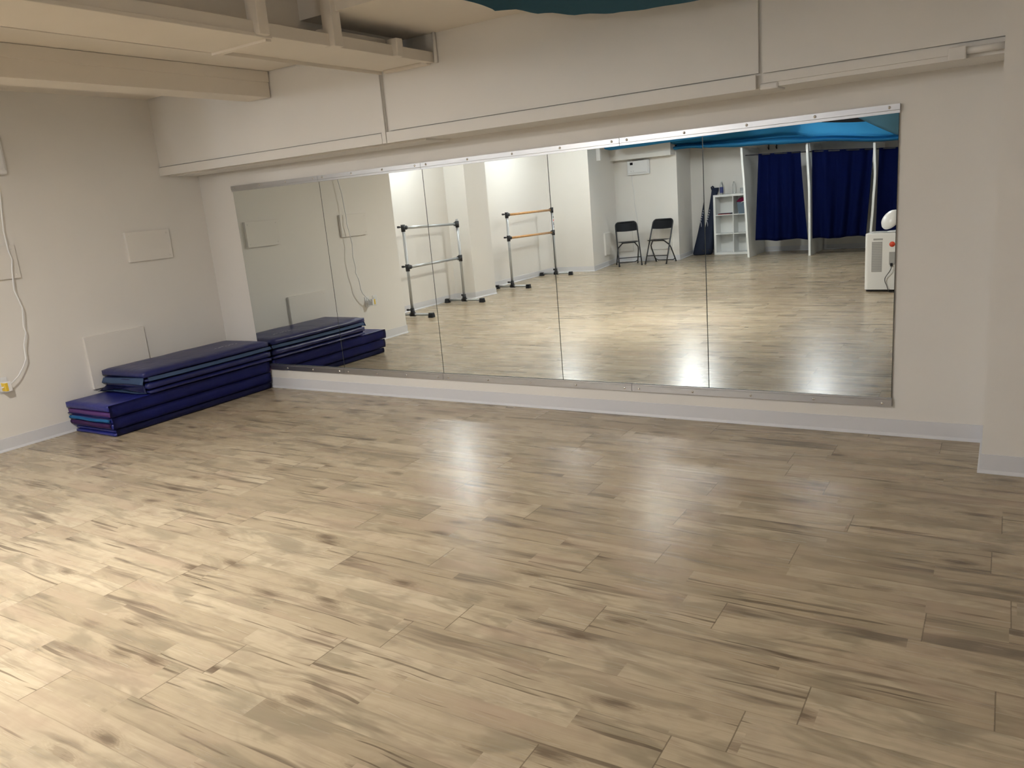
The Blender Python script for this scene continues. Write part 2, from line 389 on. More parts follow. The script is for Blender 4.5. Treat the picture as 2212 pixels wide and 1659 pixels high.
for top in (1, 0):
    for i, (a, b) in enumerate(segs):
        c = (a+b)/2
        if top: prof = [(-0.014, ZT+0.001), (-0.014, ZT-0.030), (-0.0105, ZT-0.032), (-0.0105, ZT-0.047), (-0.0075, ZT-0.047), (-0.0075, ZT-0.004), (0.006, ZT-0.004), (0.006, ZT+0.001)]
        else: prof = [(-0.014, ZB-0.001), (-0.014, ZB+0.040), (-0.0105, ZB+0.042), (-0.0105, ZB+0.052), (-0.0075, ZB+0.052), (-0.0075, ZB+0.004), (0.006, ZB+0.004), (0.006, ZB-0.001)]
        e = MB().prism([(y, z) for y, z in prof], 'x', a-c, b-c).build('mirror_rail', M['alu'], loc=(c, 0, 0))
        tag(e, 'aluminium rail along the mirror %s edge, %s of four, with %s screws' % ('top' if top else 'bottom', place[i], 'four' if i < 2 else 'five'), 'rail', 'aluminium mirror rails')
        n = 4 if i < 2 else 5
        for q in range(n):
            x = a+0.052 + (b-a-0.104)*q/(n-1)
            T = Matrix.Translation((x-c, -0.014, (ZT-0.015) if top else (ZB+0.020))) @ Matrix.Rotation(PI/2, 4, 'X')
            MB().lathe([(0.0085, 0), (0.0085, 0.002), (0.0065, 0.005), (0.003, 0.0065), (0, 0.007)], mtx=T, n=14).build('screw', M['chrome'], e)

# ------------------------------------------------------------------ gym mats
def soft_slab(x0, x1, y0, y1, z0, z1, bulge=0.006, seed=0, skew=0.0, puff=0.0):
    """a foam panel in its vinyl cover: rounded edges, slight swelling and wrinkles"""
    rnd = random.Random(seed)
    b2 = bmesh.new()
    nx, ny = 10, 26
    ph = [rnd.uniform(0, 6) for _ in range(6)]
    def top(u, v, s):
        e = min(u, 1-u, v*2.6, (1-v)*2.6)
        f = min(1, e/0.06) if e < 0.06 else 1
        w = 0.0022*math.sin(9*u+ph[0]+3*v)*math.sin(14*v+ph[1]) + 0.0015*math.sin(23*v+5*u+ph[2])
        return s*(bulge*(math.sqrt(max(0, f))-1)) + w*f + s*puff*math.sin(PI*u)*math.sin(PI*v)
    T = [[None]*(ny+1) for _ in range(nx+1)]; B = [[None]*(ny+1) for _ in range(nx+1)]
    for i in range(nx+1):
        for j in range(ny+1):
            u, v = i/nx, j/ny
            u = 0.5-0.5*math.cos(PI*u) if 0 < i < nx else u
            x = x0+(x1-x0)*u + skew*(0.5-v); y = y0+(y1-y0)*v
            T[i][j] = b2.verts.new((x, y, z1+top(u, v, 1))); B[i][j] = b2.verts.new((x, y, z0+top(u, v, -1)*0.4+0.001))
    for i in range(nx):
        for j in range(ny):
            b2.faces.new((T[i][j], T[i+1][j], T[i+1][j+1], T[i][j+1])); b2.faces.new((B[i][j], B[i][j+1], B[i+1][j+1], B[i+1][j]))
    def side(seq, nrm):
        prev = None; n_ = len(seq)-1
        for k_, (t, b_) in enumerate(seq):
            mids = []; w_ = math.sin(PI*k_/n_)**0.35 if 0 < k_ < n_ else 0.0
            for q in (0.25, 0.5, 0.75):
                p = t.co.lerp(b_.co, q) + nrm*w_*(bulge*0.9*math.sin(PI*q)) + nrm*w_*0.0015*math.sin(17*t.co.y+9*t.co.x+q*3+ph[3])
                mids.append(b2.verts.new(p))
            col = [t]+mids+[b_]
            if prev:
                for a, c_, d, e in zip(prev, prev[1:], col[1:], col): b2.faces.new((a, c_, d, e))
            prev = col
    side([(T[nx][j], B[nx][j]) for j in range(ny+1)], Vector((1, 0, 0)))
    side([(T[0][j], B[0][j]) for j in range(ny+1)], Vector((-1, 0, 0)))
    side([(T[i][0], B[i][0]) for i in range(nx+1)], Vector((0, -1, 0)))
    side([(T[i][ny], B[i][ny]) for i in range(nx+1)], Vector((0, 1, 0)))
    bmesh.ops.remove_doubles(b2, verts=b2.verts, dist=0.0004)
    bmesh.ops.recalc_face_normals(b2, faces=b2.faces)
    for f in b2.faces: f.smooth = True
    return b2
def slab(*a, **k):
    m = MB(); m.merge(soft_slab(*a, **k)); return m
def end_strip(y, x0, x1, z0, z1, out=0.010, tip=0.0, sag=0.004, ph=0.0):
    """velcro flap on the short end of a mat, a bent strip with thickness"""
    def fn(u, v):
        bow = out*math.sin(PI*min(1, max(0, v))) if tip == 0 else out*v
        return (x0+(x1-x0)*u, y - 0.003 - bow - 0.003*math.sin(11*u+ph), z0+(z1-z0)*v + sag*math.sin(5*u+ph)*0.6 - (tip*v))
    return MB().grid(fn, 14, 5, 0.003)
G = 'folded gym mats in the corner'
Y0, Y1 = -1.64, -0.025
# lower pile, three mats
t = empty('gym_mat', (0, 0, 0), 0, 'dark blue gym mat lying flat on the floor at the very bottom of the pile', 'gym mat', G)
slab(0.035, 0.582, Y0+0.02, Y1, 0.001, 0.030, seed=1).build('lower_panel', M['blue'], t)
slab(0.030, 0.585, Y0+0.03, Y1, 0.031, 0.058, seed=2).build('upper_panel', M['blue'], t)
MB().grid(lambda u, v: (0.592+0.006*math.sin(PI*v), Y0+0.03+(Y1-Y0-0.04)*u, 0.004+0.052*v), 30, 4, 0.003).build('fold_spine', M['navyv'], t)
t = empty('gym_mat', (0, 0, 0.06), 0, 'blue gym mat with a bright light blue strip on its end, second from the bottom', 'gym mat', G)
slab(0.025, 0.590, Y0+0.01, Y1+0.008, 0.001, 0.048, seed=3).build('lower_panel', M['blue'], t)
slab(0.020, 0.592, Y0+0.015, Y1+0.006, 0.050, 0.098, seed=4).build('upper_panel', M['blue'], t)
MB().grid(lambda u, v: (0.602+0.007*math.sin(PI*v), Y0+0.01+(Y1-Y0-0.02)*u, 0.003+0.092*v), 30, 4, 0.003).build('fold_spine', M['blue'], t)
end_strip(Y0+0.008, 0.02, 0.585, 0.012, 0.050, ph=1).build('purple_end_strip', M['purple'], t)
end_strip(Y0+0.010, 0.015, 0.588, 0.055, 0.083, out=0.012, ph=2).build('light_blue_end_strip', M['cyan'], t)
t = empty('gym_mat', (0, 0, 0.16), 0, 'blue gym mat with a purple end strip, third from the bottom of the pile', 'gym mat', G)
slab(0.015, 0.600, Y0, Y1+0.008, 0.001, 0.048, seed=5).build('lower_panel', M['purple'], t)
slab(0.012, 0.606, Y0-0.008, Y1, 0.050, 0.104, seed=6).build('upper_panel', M['blue'], t)
MB().grid(lambda u, v: (0.612+0.006*math.sin(PI*v), Y0-0.005+(Y1-Y0-0.01)*u, 0.003+0.098*v), 30, 4, 0.003).build('fold_spine', M['blue'], t)
end_strip(Y0-0.002, 0.015, 0.598, 0.004, 0.012, out=0.006, ph=0).build('blue_piping', M['blue'], t)
# upper pile, two mats
YA, YB = -1.315, -0.018
t = empty('gym_mat', (0, 0, 0.268), 0, 'dark navy gym mat with crumpled end flaps lying under the topmost mat', 'gym mat', G)
slab(0.045, 0.640, YA+0.03, YB, 0.001, 0.036, seed=7, bulge=0.010).build('lower_panel', M['navyv'], t)
slab(0.042, 0.636, YA+0.02, YB, 0.038, 0.098, seed=8, bulge=0.012).build('upper_panel', M['navyv'], t)
def crumple(u, v):
    x = 0.035 + 0.565*u; w = (1-u)**1.5
    return (x, YA+0.03 - (0.02+0.075*w)*v - 0.012*math.sin(7*u+3*v), 0.060 - 0.040*v - 0.018*math.sin(4.5*u+2.2*v+0.4) + 0.05*u*u*(1-v)*0.4)
MB().grid(crumple, 20, 7, 0.003).build('end_flap', M['navyv'], t)
MB().grid(lambda u, v: (0.035+0.57*u, YA+0.025-(0.015+0.06*(1-u))*v, 0.022-0.012*v+0.006*math.sin(6*u)), 18, 4, 0.003).build('lower_end_flap', M['teal'], t)
t = empty('gym_mat', (0, 0, 0.366), 0, 'topmost navy gym mat with a dusty teal strip hanging round its edge', 'gym mat', G)
slab(0.042, 0.628, YA, YB-0.004, 0.036, 0.096, seed=9, bulge=0.014, puff=0.006).build('upper_panel', M['navyv'], t)
slab(0.042, 0.622, YA+0.015, YB, 0.001, 0.036, seed=10, bulge=0.012).build('lower_panel', M['navyv'], t)
# teal strip: end part and long-side part
MB().grid(lambda u, v: (0.032+0.593*u, YA+0.008-0.022*v-0.006*math.sin(8*u), 0.030-0.040*v+0.012*u*(1-v)-0.010*(1-u)), 18, 5, 0.003).build('teal_end_strip', M['teal'], t)
MB().grid(lambda u, v: (0.632+0.016*v+0.004*math.sin(9*u), YA+0.03+(YB-YA-0.02)*u, 0.040-0.028*v-0.006*math.sin(3*u)), 30, 4, 0.003).build('teal_side_strip', M['teal'], t)
mb = MB()
for q in range(9):
    xx = 0.42+0.012*math.sin(q*1.7); mb.box(xx, xx+0.012, -0.46+0.028*q, -0.442+0.028*q, 0.103, 0.1035)
mb.build('printed_mark', M['print_'], t)

# ------------------------------------------------------------------ boards on the walls
def board_x(name, label, y0, y1, z0, z1, th=0.02, x=0.0, grp='painted cover boards on the walls'):
    e = empty(name, (x, (y0+y1)/2, (z0+z1)/2), 0, label, 'cover board', grp)
    hy, hz = abs(y1-y0)/2, (z1-z0)/2
    MB().box(0.0, th, -hy, hy, -hz, hz, 0.002).build('board', M['board'], e)
    for sy in (-1, 1):
        for sz in (-1, 1):
            MB().lathe([(0.006, 0), (0.005, 0.002), (0, 0.003)], mtx=Matrix.Translation((th, sy*(hy-0.03), sz*(hz-0.03))) @ Matrix.Rotation(PI/2, 4, 'Y'), n=10).build('screw', M['board'], e)
    return e
board_x('cover_board', 'white cover board high on the left wall, nearest the mirror corner', -0.856, -0.430, 1.305, 1.560, 0.03)
board_x('cover_board', 'large white cover board low on the left wall behind the mat pile', -1.396, -0.849, 0.30, 0.744, 0.026)
board_x('cover_board', 'white cover board on the left wall behind the hanging white cord', -2.21, -1.774, 1.294, 1.545, 0.03)
def board_y(label, x0, x1, z0, z1, y=-11.05, th=0.018):
    e = empty('cover_board', ((x0+x1)/2, y, (z0+z1)/2), 0, label, 'cover board', 'painted cover boards on the walls')
    MB().box(-(x1-x0)/2, (x1-x0)/2, 0, th, -(z1-z0)/2, (z1-z0)/2, 0.002).build('board', M['board'], e); return e
board_y('white cover board on the wall behind the left folding chair', -0.735, -0.385, 0.22, 0.68)
board_y('white cover board low on the wall behind the right folding chair', 0.02, 0.50, 0.235, 0.66)
d = Vector((-0.25, -1.75, 0)).normalized()
e = empty('cover_board', (-0.50+d.x*0.95, -9.30+d.y*0.95, 0.46), math.atan2(d.y, d.x), 'white raised cover board on the side wall left of the folding chairs', 'cover board', 'painted cover boards on the walls')
MB().box(-0.20, 0.20, 0.0, 0.035, -0.23, 0.23, 0.003).build('board', M['board'], e)

# ------------------------------------------------------------------ wall heaters
def heater_parts(e):
    """front faces +Y, wall at y=0, origin at lower centre of the back"""
    MB().box(-0.245, 0.245, 0.0, 0.075, 0.0, 0.29, 0.014, 3).build('housing', M['wplast'], e)
    fc = MB().box(-0.225, 0.225, 0.072, 0.098, 0.030, 0.285, 0.012, 3).build('front_cover', M['wplast'], e)
    MB().box(-0.165, -0.10, 0.0975, 0.100, 0.205, 0.255, 0.002).build('display', M['screen'], e)
    MB().box(-0.205, -0.185, 0.0975, 0.0990, 0.232, 0.238).build('badge', M['gplast'], e)
    for q in range(2):
        MB().box(-0.155+0.05*q, -0.135+0.05*q, 0.0975, 0.0990, 0.075, 0.083).build('button', M['gplast'], e)
    MB().box(-0.16, 0.20, 0.0975, 0.0985, 0.050, 0.053).build('vent_seam', M['gplast'], e)
    MB().box(-0.12, 0.12, 0.01, 0.07, 0.288, 0.296).build('top_vent', M['black'], e)
e = empty('wall_heater', (-0.17, -11.05, 1.815), 0, 'white wall heater with a black display above the two folding chairs', 'heater', 'white wall heaters'); heater_parts(e)
pts = [(-0.17, 0.02, 0.0), (-0.16, 0.012, -0.2), (-0.135, 0.012, -0.40), (-0.14, 0.012, -0.60), (-0.12, 0.012, -0.75), (-0.09, 0.012, -0.93), (-0.085, 0.012, -1.15)]
MB().tube(pts, 0.005, 8).build('power_cord', M['wplast'], e)
e = empty('wall_heater', (0.0, -1.965, 2.065), -PI/2, 'white wall heater high on the left wall, its edge cut by the picture frame', 'heater', 'white wall heaters'); heater_parts(e)
# local: +Y local -> world +X ; local X -> world -Y
cpts = [(1.80, 2.05, .05), (1.80, 1.93, .05), (1.825, 1.78, .06), (1.838, 1.65, .055), (1.842, 1.50, .065), (1.832, 1.44, .07), (1.85, 1.36, .07), (1.87, 1.21, .075), (1.845, 1.07, .085), (1.868, 0.93, .085), (1.858, 0.88, .08), (1.895, 0.79, .085), (1.905, 0.68, .085), (1.93, 0.63, .08), (1.985, 0.565, .085), (2.06, 0.51, .085), (2.13, 0.50, .08), (2.19, 0.515, .045)]
def smooth_path(P, n=4):
    P = [Vector(p) for p in P]; out = []
    for i in range(len(P)-1):
        a, b, c, d = P[max(0, i-1)], P[i], P[i+1], P[min(len(P)-1, i+2)]
        for q in range(n):
            t = q/n
            out.append(0.5*((2*b)+(c-a)*t+(2*a-5*b+4*c-d)*t*t+(3*b-a-3*c+d)*t**3))
    out.append(P[-1]); return out
cord = MB().tube([(y_-1.965, x_, z-2.065) for y_, z, x_ in cpts], 0.0055, 8).build('power_cord', M['wplast'], e)
MB().box(0.09, 0.14, 0.035, 0.105, -1.60, -1.525, 0.006).build('plug', M['wplast'], cord)
MB().box(0.118, 0.142, 0.05, 0.107, -1.595, -1.53, 0.004).build('warning_tag', M['yellow'], cord)
for i, (y, lab) in enumerate(((-2.075, 'white wall outlet on the left wall nearer the mat pile'), (-2.215, 'white wall outlet holding the yellow tagged plug, farther from the mats'))):
    e = empty('wall_outlet', (0, y, 0.505), -PI/2, lab, 'outlet', 'outlets on the left wall')
    MB().box(-0.038, 0.038, 0, 0.008, -0.062, 0.062, 0.002).build('cover_plate', M['wplast'], e)
    for s in (-1, 1):
        MB().box(-0.017, 0.017, 0.007, 0.011, s*0.028-0.016, s*0.028+0.016, 0.004).build('socket', M['white'], e)

# ------------------------------------------------------------------ ballet barres
def barre(label, c0, c1, ztop, zlow, bar_mat, label_sticker=False, tip=0.0, half=0.36):
    """c0/c1: floor centres (x,y) of the near-mirror and far posts"""
    c0 = Vector((*c0, 0)); c1 = Vector((*c1, 0)); o = (c0+c1)/2; L = (c1-c0).length
    ang = math.atan2((c1-c0).y, (c1-c0).x)
    e = empty('ballet_barre', o, ang, label, 'ballet barre', 'freestanding ballet barres')
    for s in (-1, 1):
        x = s*L/2; zt = ztop[0] if s < 0 else ztop[1]; zl = zlow[0] if s < 0 else zlow[1]
        po = MB().tube([(x, 0, 0.05), (x, 0, zt+(tip if s > 0 else 0.0))], 0.021, 16).build('post', M['tube'], e)
        if label_sticker and s > 0:
            for q, (a, b) in enumerate(((0.12, 0.16), (0.18, 0.22), (0.24, 0.30), (0.32, 0.34))):
                MB().box(x-0.012, x+0.012, 0.0195, 0.0225, zt-b, zt-a).build('printed_mark', M['red'] if q == 1 else M['blackm'], po)
        MB().tube([(x, -half+0.03, 0.042), (x, half-0.03, 0.042)], 0.019, 14).build('foot_bar', M['tube'], e)
        for t in (-1, 1):
            mb = MB(); yy = t*half
            b2 = bmesh.new(); bmesh.ops.create_cube(b2, size=1, matrix=Matrix.Translation((x, yy-t*0.03, 0.034)) @ Matrix.Diagonal((0.075, 0.085, 0.068, 1)))
            for v in b2.verts:
                if v.co.z > 0.034: v.co.x = x+(v.co.x-x)*0.78; v.co.y = yy-t*0.03+(v.co.y-(yy-t*0.03))*0.8
            bmesh.ops.bevel(b2, geom=list(b2.edges), offset=0.008, segments=2, affect='EDGES', profile=0.5)
            mb.merge(b2); mb.build('rubber_foot', M['black'], e)
        for z, kind in ((zt, 'bar'), (zl, 'bar'), (0.055, 'foot')):
            mb = MB()
            if kind == 'bar':
                mb.tube([(x, 0, z-0.055), (x, 0, z+0.045)], [0.030, 0.032], 16)
                mb.tube([(x-s*0.005, 0, z), (x-s*0.075, 0, z)], 0.031, 14)
            else:
                mb.tube([(x, 0, 0.03), (x, 0, 0.135)], [0.036, 0.029], 16)
                mb.tube([(x, -0.045, 0.042), (x, 0.045, 0.042)], 0.028, 14)
            cl = mb.build('clamp', M['black'], e)
            kn = MB().tube([(x, 0, z+(0.01 if kind == 'bar' else 0.055)), (x+s*0.035, -0.035, z+(0.015 if kind == 'bar' else 0.06))], 0.010, 8)
            kn.box(x+s*0.035-0.008, x+s*0.035+0.008, -0.075, -0.030, z+(0.0 if kind == 'bar' else 0.045), z+(0.030 if kind == 'bar' else 0.075), 0.005)
            kn.build('wing_knob', M['black'], cl)
    for za, zb in ((ztop[0], ztop[1]), (zlow[0], zlow[1])):
        MB().tube([(-L/2+0.03, 0, za), (L/2-0.03, 0, zb)], 0.021, 16).build('bar', bar_mat, e)
    return e
barre('ballet barre with two grey metal bars, nearer the mirror', (-0.80, -3.87), (-0.86, -5.27), (1.285, 1.245), (0.725, 0.715), M['tube'], tip=0.075)
barre('ballet barre with two light wooden bars, farther from the mirror', (-0.94, -6.88), (-1.06, -8.73), (1.285, 1.275), (0.885, 0.845), M['beech'], True, half=0.345)

# ------------------------------------------------------------------ folding chairs
def chair(loc, facing, label):
    e = empty('folding_chair', loc, facing-PI/2, label, 'chair', 'black folding chairs')
    # front-leg / back frame: inverted U, leaning back
    def fr(t, s): return Vector((s*(0.232-0.012*t), 0.235-0.455*t, 0.02+0.855*t))
    def yz(z): return 0.235-0.455*(z-0.02)/0.855
    ZC, RC, HW = 0.800, 0.078, 0.2215
    path = [fr(0, -1), fr(0.3, -1), fr(0.6, -1), Vector((-HW, yz(ZC), ZC))]
    for sg in (-1, 1):
        for q in range(1, 6):
            a_ = PI/2*q/6 if sg < 0 else PI/2*(6-q)/6
            z_ = ZC+RC*math.sin(a_); path.append(Vector((sg*(HW-RC+RC*math.cos(a_)), yz(z_), z_)))
    path += [Vector((HW, yz(ZC), ZC)), fr(0.6, 1), fr(0.3, 1), fr(0, 1)]
    MB().tube(path, 0.0135, 10).build('front_frame', M['blackm'], e)
    # backrest panel, rounded top, curved
    def bk(u, v):
        x = -1+2*u
        z = 0.695 + (0.876-0.695)*v
        lim = HW if z < ZC else HW-RC+math.sqrt(max(0.0, RC*RC-(z-ZC)**2))
        zz = z - 0.012*(1-x*x)*(1-v)
        return (x*lim, yz(z) - 0.030*(1-x*x) + 0.004, zz)
    MB().grid(bk, 16, 10, 0.010).build('backrest', M['black'], e)
    # seat: slab with rounded corners and a shallow dish
    def st(u, v):
        x = -1+2*u; y = -0.165+0.40*v
        w = (0.200 if v < 0.3 else 0.200+0.012*(v-0.3))
        if v > 0.85: w *= math.sqrt(max(0, 1-((v-0.85)/0.2)**2))
        if v < 0.08: w *= 0.96
        return (x*w, y, 0.480-0.012*(1-x*x)*math.sin(PI*v)+0.004*v - (0.012 if v > 0.97 else 0))
    MB().grid(st, 12, 14, 0.016).build('seat', M['black'], e)
    # rear loop
    loop = [(-0.222, -0.275, 0.015), (-0.216, -0.06, 0.30), (-0.205, -0.01, 0.365), (-0.13, 0.07, 0.455), (-0.10, 0.09, 0.464), (0.10, 0.09, 0.464), (0.13, 0.07, 0.455), (0.205, -0.01, 0.365), (0.216, -0.06, 0.30), (0.222, -0.275, 0.015)]
    MB().tube(loop, 0.0125, 10).build('rear_frame', M['blackm'], e)
    MB().tube([(-0.219, -0.235, 0.07), (-0.17, -0.262, 0.035), (0.17, -0.262, 0.035), (0.219, -0.235, 0.07)], 0.009, 8).build('rear_crossbar', M['blackm'], e)
    MB().tube([fr(0.17, -1), fr(0.17, 1)], 0.009, 8).build('front_crossbar', M['blackm'], e)
    for s in (-1, 1):
        MB().tube([(s*0.232, 0.242, 0.0), (s*0.231, 0.230, 0.03)], 0.016, 10).build('foot_cap', M['black'], e)
        MB().tube([(s*0.2225, -0.283, 0.0), (s*0.2215, -0.262, 0.03)], 0.015, 10).build('foot_cap', M['black'], e)
    return e
chair((-0.175, -10.29, 0), math.atan2(0.447, 0.271), 'black folding chair on the left, turned slightly toward the other chair')
chair((0.43, -10.52, 0), PI/2+0.05, 'black folding chair on the right, facing straight to the mirror')

# soffit over the chair nook and its hanging batten
mb = MB().box(-0.72, 0.635, -11.05, -10.77, 2.14, 2.40).box(-0.72, 0.64, -10.785, -10.75, 2.135, 2.225, 0.003)
struct(mb.build('wall_nook_soffit', M['wall']))
struct(MB().box(-0.60, -0.50, -9.93, -9.86, 2.14, 2.66, 0.004).build('trim_%d' % k, M['wall'])); k += 1

# ------------------------------------------------------------------ changing stalls
def bow_x(zs, z):
    for (z0, x0), (z1, x1) in zip(zs, zs[1:]):
        if z0 <= z <= z1:
            t = (z-z0)/(z1-z0); t = t*t*(3-2*t)*0.5+t*0.5
            return x0+(x1-x0)*t
    return zs[-1][1]
divs = [('white board divider between the cube shelf and the first curtain', [(0, 1.985), (0.6, 1.955), (1.24, 1.925), (2.14, 1.875)], 2.14),
        ('white board divider between the first and second navy curtains', [(0, 3.155), (0.6, 3.152), (1.15, 3.146), (2.09, 3.102)], 2.09),
        ('white board divider between the second and third navy curtains', [(0, 4.222), (0.40, 4.235), (0.9, 4.262), (1.4, 4.284), (1.98, 4.263)], 1.98)]
for lab, prof, h in divs:
    def sheet(s):
        def fn(u, v):
            z = h*v
            return (bow_x(prof, z)+s*0.021, -11.0-1.14*u, z)
        return fn
    mb = MB(); b2 = bmesh.new(); n = 18
    Ls = []
    for j in range(n+1):
        z = h*j/n; x = bow_x(prof, z); ring = [(x-0.021, -10.985), (x-0.018, -10.98), (x+0.018, -10.98), (x+0.021, -10.985), (x+0.021, -12.145), (x-0.021, -12.145)]
        Ls.append([b2.verts.new((a, b, z)) for a, b in ring])
    for A, B in zip(Ls, Ls[1:]):
        for q in range(6): b2.faces.new((A[q], A[(q+1) % 6], B[(q+1) % 6], B[q]))
    b2.faces.new(Ls[0][::-1]); b2.faces.new(Ls[-1])
    bmesh.ops.recalc_face_normals(b2, faces=b2.faces); mb.merge(b2)
    tag(mb.build('stall_divider', M['white']), lab, 'divider', 'changing stall dividers')
rods = [((1.93, 1.985), (3.085, 1.936)), ((3.135, 1.935), (4.238, 1.868)), ((4.29, 1.866), (5.62, 1.80))]
curt = [((2.184, 2.977, 1.975, 1.945), (2.109, 3.118, 0.32, 0.31), 'navy curtain hanging beside the cube shelf, with gaps either side of it'),
        ((3.185, 4.235, 1.94, 1.872), (3.20, 4.145, 0.31, 0.32), 'navy curtain in the middle, filling its whole stall'),
        ((4.335, 5.50, 1.866, 1.80), (4.31, 5.52, 0.32, 0.32), 'navy curtain at the right, behind the white air conditioner')]
ord_ = ['first from the cube shelf', 'over the middle stall', 'at the right behind the air conditioner']
for i in range(3):
    (xa, za), (xb, zb) = rods[i]
    e = MB().tube([(xa, -11.06, za), (xb, -11.06, zb)], 0.011, 10).build('curtain_rod', M['blackm'])
    tag(e, 'thin black curtain rod %s' % ord_[i], 'curtain rod', 'curtain rods of the changing stalls')
    (ta, tb, tz0, tz1), (ba, bb_, bz0, bz1), lab = curt[i]
    nf = [3.2, 3.8, 3.6][i]; ph = [0.3, 1.7, 0.9][i]
    def cf(u, v):
        e_ = v**1.2
        x = (ta+(tb-ta)*u)*(1-e_)+(ba+(bb_-ba)*u)*e_
        z = (tz0+(tz1-tz0)*u)*(1-v)+(bz0+(bz1-bz0)*u)*v + (0.012*math.sin(9*u+1) if v > 0.99 else 0) + 0
        a = 0.022+0.020*v
        y = -11.06 - 0.002 + a*math.sin(nf*2*PI*u+ph+0.8*math.sin(3*v+6*u)) + 0.005*math.sin(nf*4.3*PI*u+2*v+ph)
        return (x, y, z + (0.014 if v == 0 else 0))
    c = MB().grid(cf, 110, 26, 0.004).build('curtain', M['curtain'])
    tag(c, lab, 'curtain', 'navy stall curtains')
for x, lab in ((2.10, 'black coat hook beside the shelf divider, left of its pair'), (2.26, 'black coat hook at the top of the first stall, right of its pair')):
    z = 2.17
    mb = MB().box(x-0.012, x+0.012, -12.149, -12.139, z-0.09, z+0.06, 0.003).tube([(x, -12.14, z-0.06), (x, -12.09, z-0.07), (x, -12.08, z-0.03)], 0.006, 8)
    tag(mb.build('coat_hook', M['blackm']), lab, 'coat hook', 'coat hooks in the first stall')

# ------------------------------------------------------------------ cube shelf and what is on it
SX, SY = 1.022, -11.79
e = empty('cube_shelf', (SX, SY, 0), 0, 'white six-cube shelf standing against the back wall beside the first divider', 'shelf')
W_, H_, D_ = 0.84, 1.255, 0.345
MB().box(0, 0.045, -D_, 0, 0, H_, 0.002).build('side_panel', M['white'], e)
MB().box(W_-0.045, W_, -D_, 0, 0, H_, 0.002).build('side_panel', M['white'], e)
MB().box(0.045, W_-0.045, -D_, 0, H_-0.045, H_, 0.002).build('top_panel', M['white'], e)
MB().box(0.045, W_-0.045, -D_, 0, 0, 0.045, 0.002).build('bottom_panel', M['white'], e)
MB().box(0.045, W_-0.045, -D_, -D_+0.006, 0.045, H_-0.045).build('back_panel', M['white'], e)
MB().box(W_/2-0.009, W_/2+0.009, -D_+0.006, -0.001, 0.045, H_-0.045).build('upright', M['white'], e)
for z in (0.435, 0.832):
    MB().box(0.045, W_/2-0.009, -D_+0.006, -0.001, z-0.009, z+0.009).build('shelf_board', M['white'], e)
    MB().box(W_/2+0.009, W_-0.045, -D_+0.006, -0.001, z-0.009, z+0.009).build('shelf_board', M['white'], e)
b = MB().lathe([(0, 0.0), (0.034, 0.0), (0.037, 0.01), (0.036, 0.08), (0.037, 0.16), (0.034, 0.20), (0.018, 0.250), (0.013, 0.262), (0.013, 0.275)], n=20).build('water_bottle', M['water'], loc=(SX+0.155, SY-0.10, H_))
tag(b, 'clear plastic water bottle with a dark blue label on top of the cube shelf', 'bottle')
MB().lathe([(0.0378, 0.035), (0.0378, 0.155)], n=20).build('bottle_label', M['label'], b)
MB().lathe([(0, 0.290), (0.015, 0.290), (0.0155, 0.268), (0.0135, 0.268)], n=16).build('cap', M['white'], b)
b = MB().lathe([(0, 0.0), (0.034, 0.0), (0.036, 0.01), (0.036, 0.15), (0.033, 0.18), (0.016, 0.225), (0.013, 0.245), (0, 0.246)], n=20).build('water_bottle', M['water'], loc=(SX+0.375, SY-0.24, H_))
tag(b, 'empty see-through bottle standing right of the labelled bottle on the shelf', 'bottle')
bx = MB().box(-0.085, 0.085, -0.06, 0.06, 0, 0.004).box(-0.085, -0.082, -0.06, 0.06, 0.004, 0.11).box(0.082, 0.085, -0.06, 0.06, 0.004, 0.11).box(-0.082, 0.082, -0.06, -0.057, 0.004, 0.11).box(-0.082, 0.082, 0.057, 0.06, 0.004, 0.11).build('clear_box', M['water'], loc=(SX+0.64, SY-0.13, H_))
tag(bx, 'clear plastic box on top of the cube shelf beside the divider', 'box')
MB().box(-0.08, 0.08, -0.055, 0.055, 0.005, 0.045).build('paper_stack', M['white'], bx)
f = MB().box(-0.135, 0.135, -0.11, 0.11, 0, 0.022, 0.006).build('notebook', M['bagc'], loc=(SX+0.22, SY-0.14, 0.841))
tag(f, 'thin dark folder lying in the top left cube of the shelf', 'folder')
MB().box(-0.133, 0.133, 0.106, 0.112, 0.004, 0.010).build('red_edge', M['red'], f)
bk = MB().prism([(-0.085, 0.0), (0.085, 0.0), (0.125, 0.235), (-0.125, 0.235)], 'y', -0.11, 0.11, 0.008).build('storage_bucket', M['bucket'], loc=(SX+0.615, SY-0.135, 0.841))
tag(bk, 'slate blue storage bucket in the top right cube of the shelf', 'bucket')
MB().tube([(-0.03, 0.113, 0.205), (-0.01, 0.118, 0.235), (0.03, 0.118, 0.245), (0.07, 0.118, 0.235), (0.09, 0.113, 0.205)], 0.006, 8).build('handle', M['white'], bk)
pk = MB().grid(lambda u, v: (-0.125+0.25*u, -0.10+0.21*v, 0.242+0.085*math.sin(PI*min(1, max(0, u)))**0.5*math.sin(PI*min(1, max(0, v)))**0.5+0.012*math.sin(13*u+9*v)*math.sin(PI*u)*math.sin(PI*v)), 18, 16, 0.006).build('folded_cloth', M['pink'], loc=(SX+0.605, SY-0.135, 0.841))
tag(pk, 'magenta cloth bundle heaped on the slate blue bucket in the shelf', 'cloth')
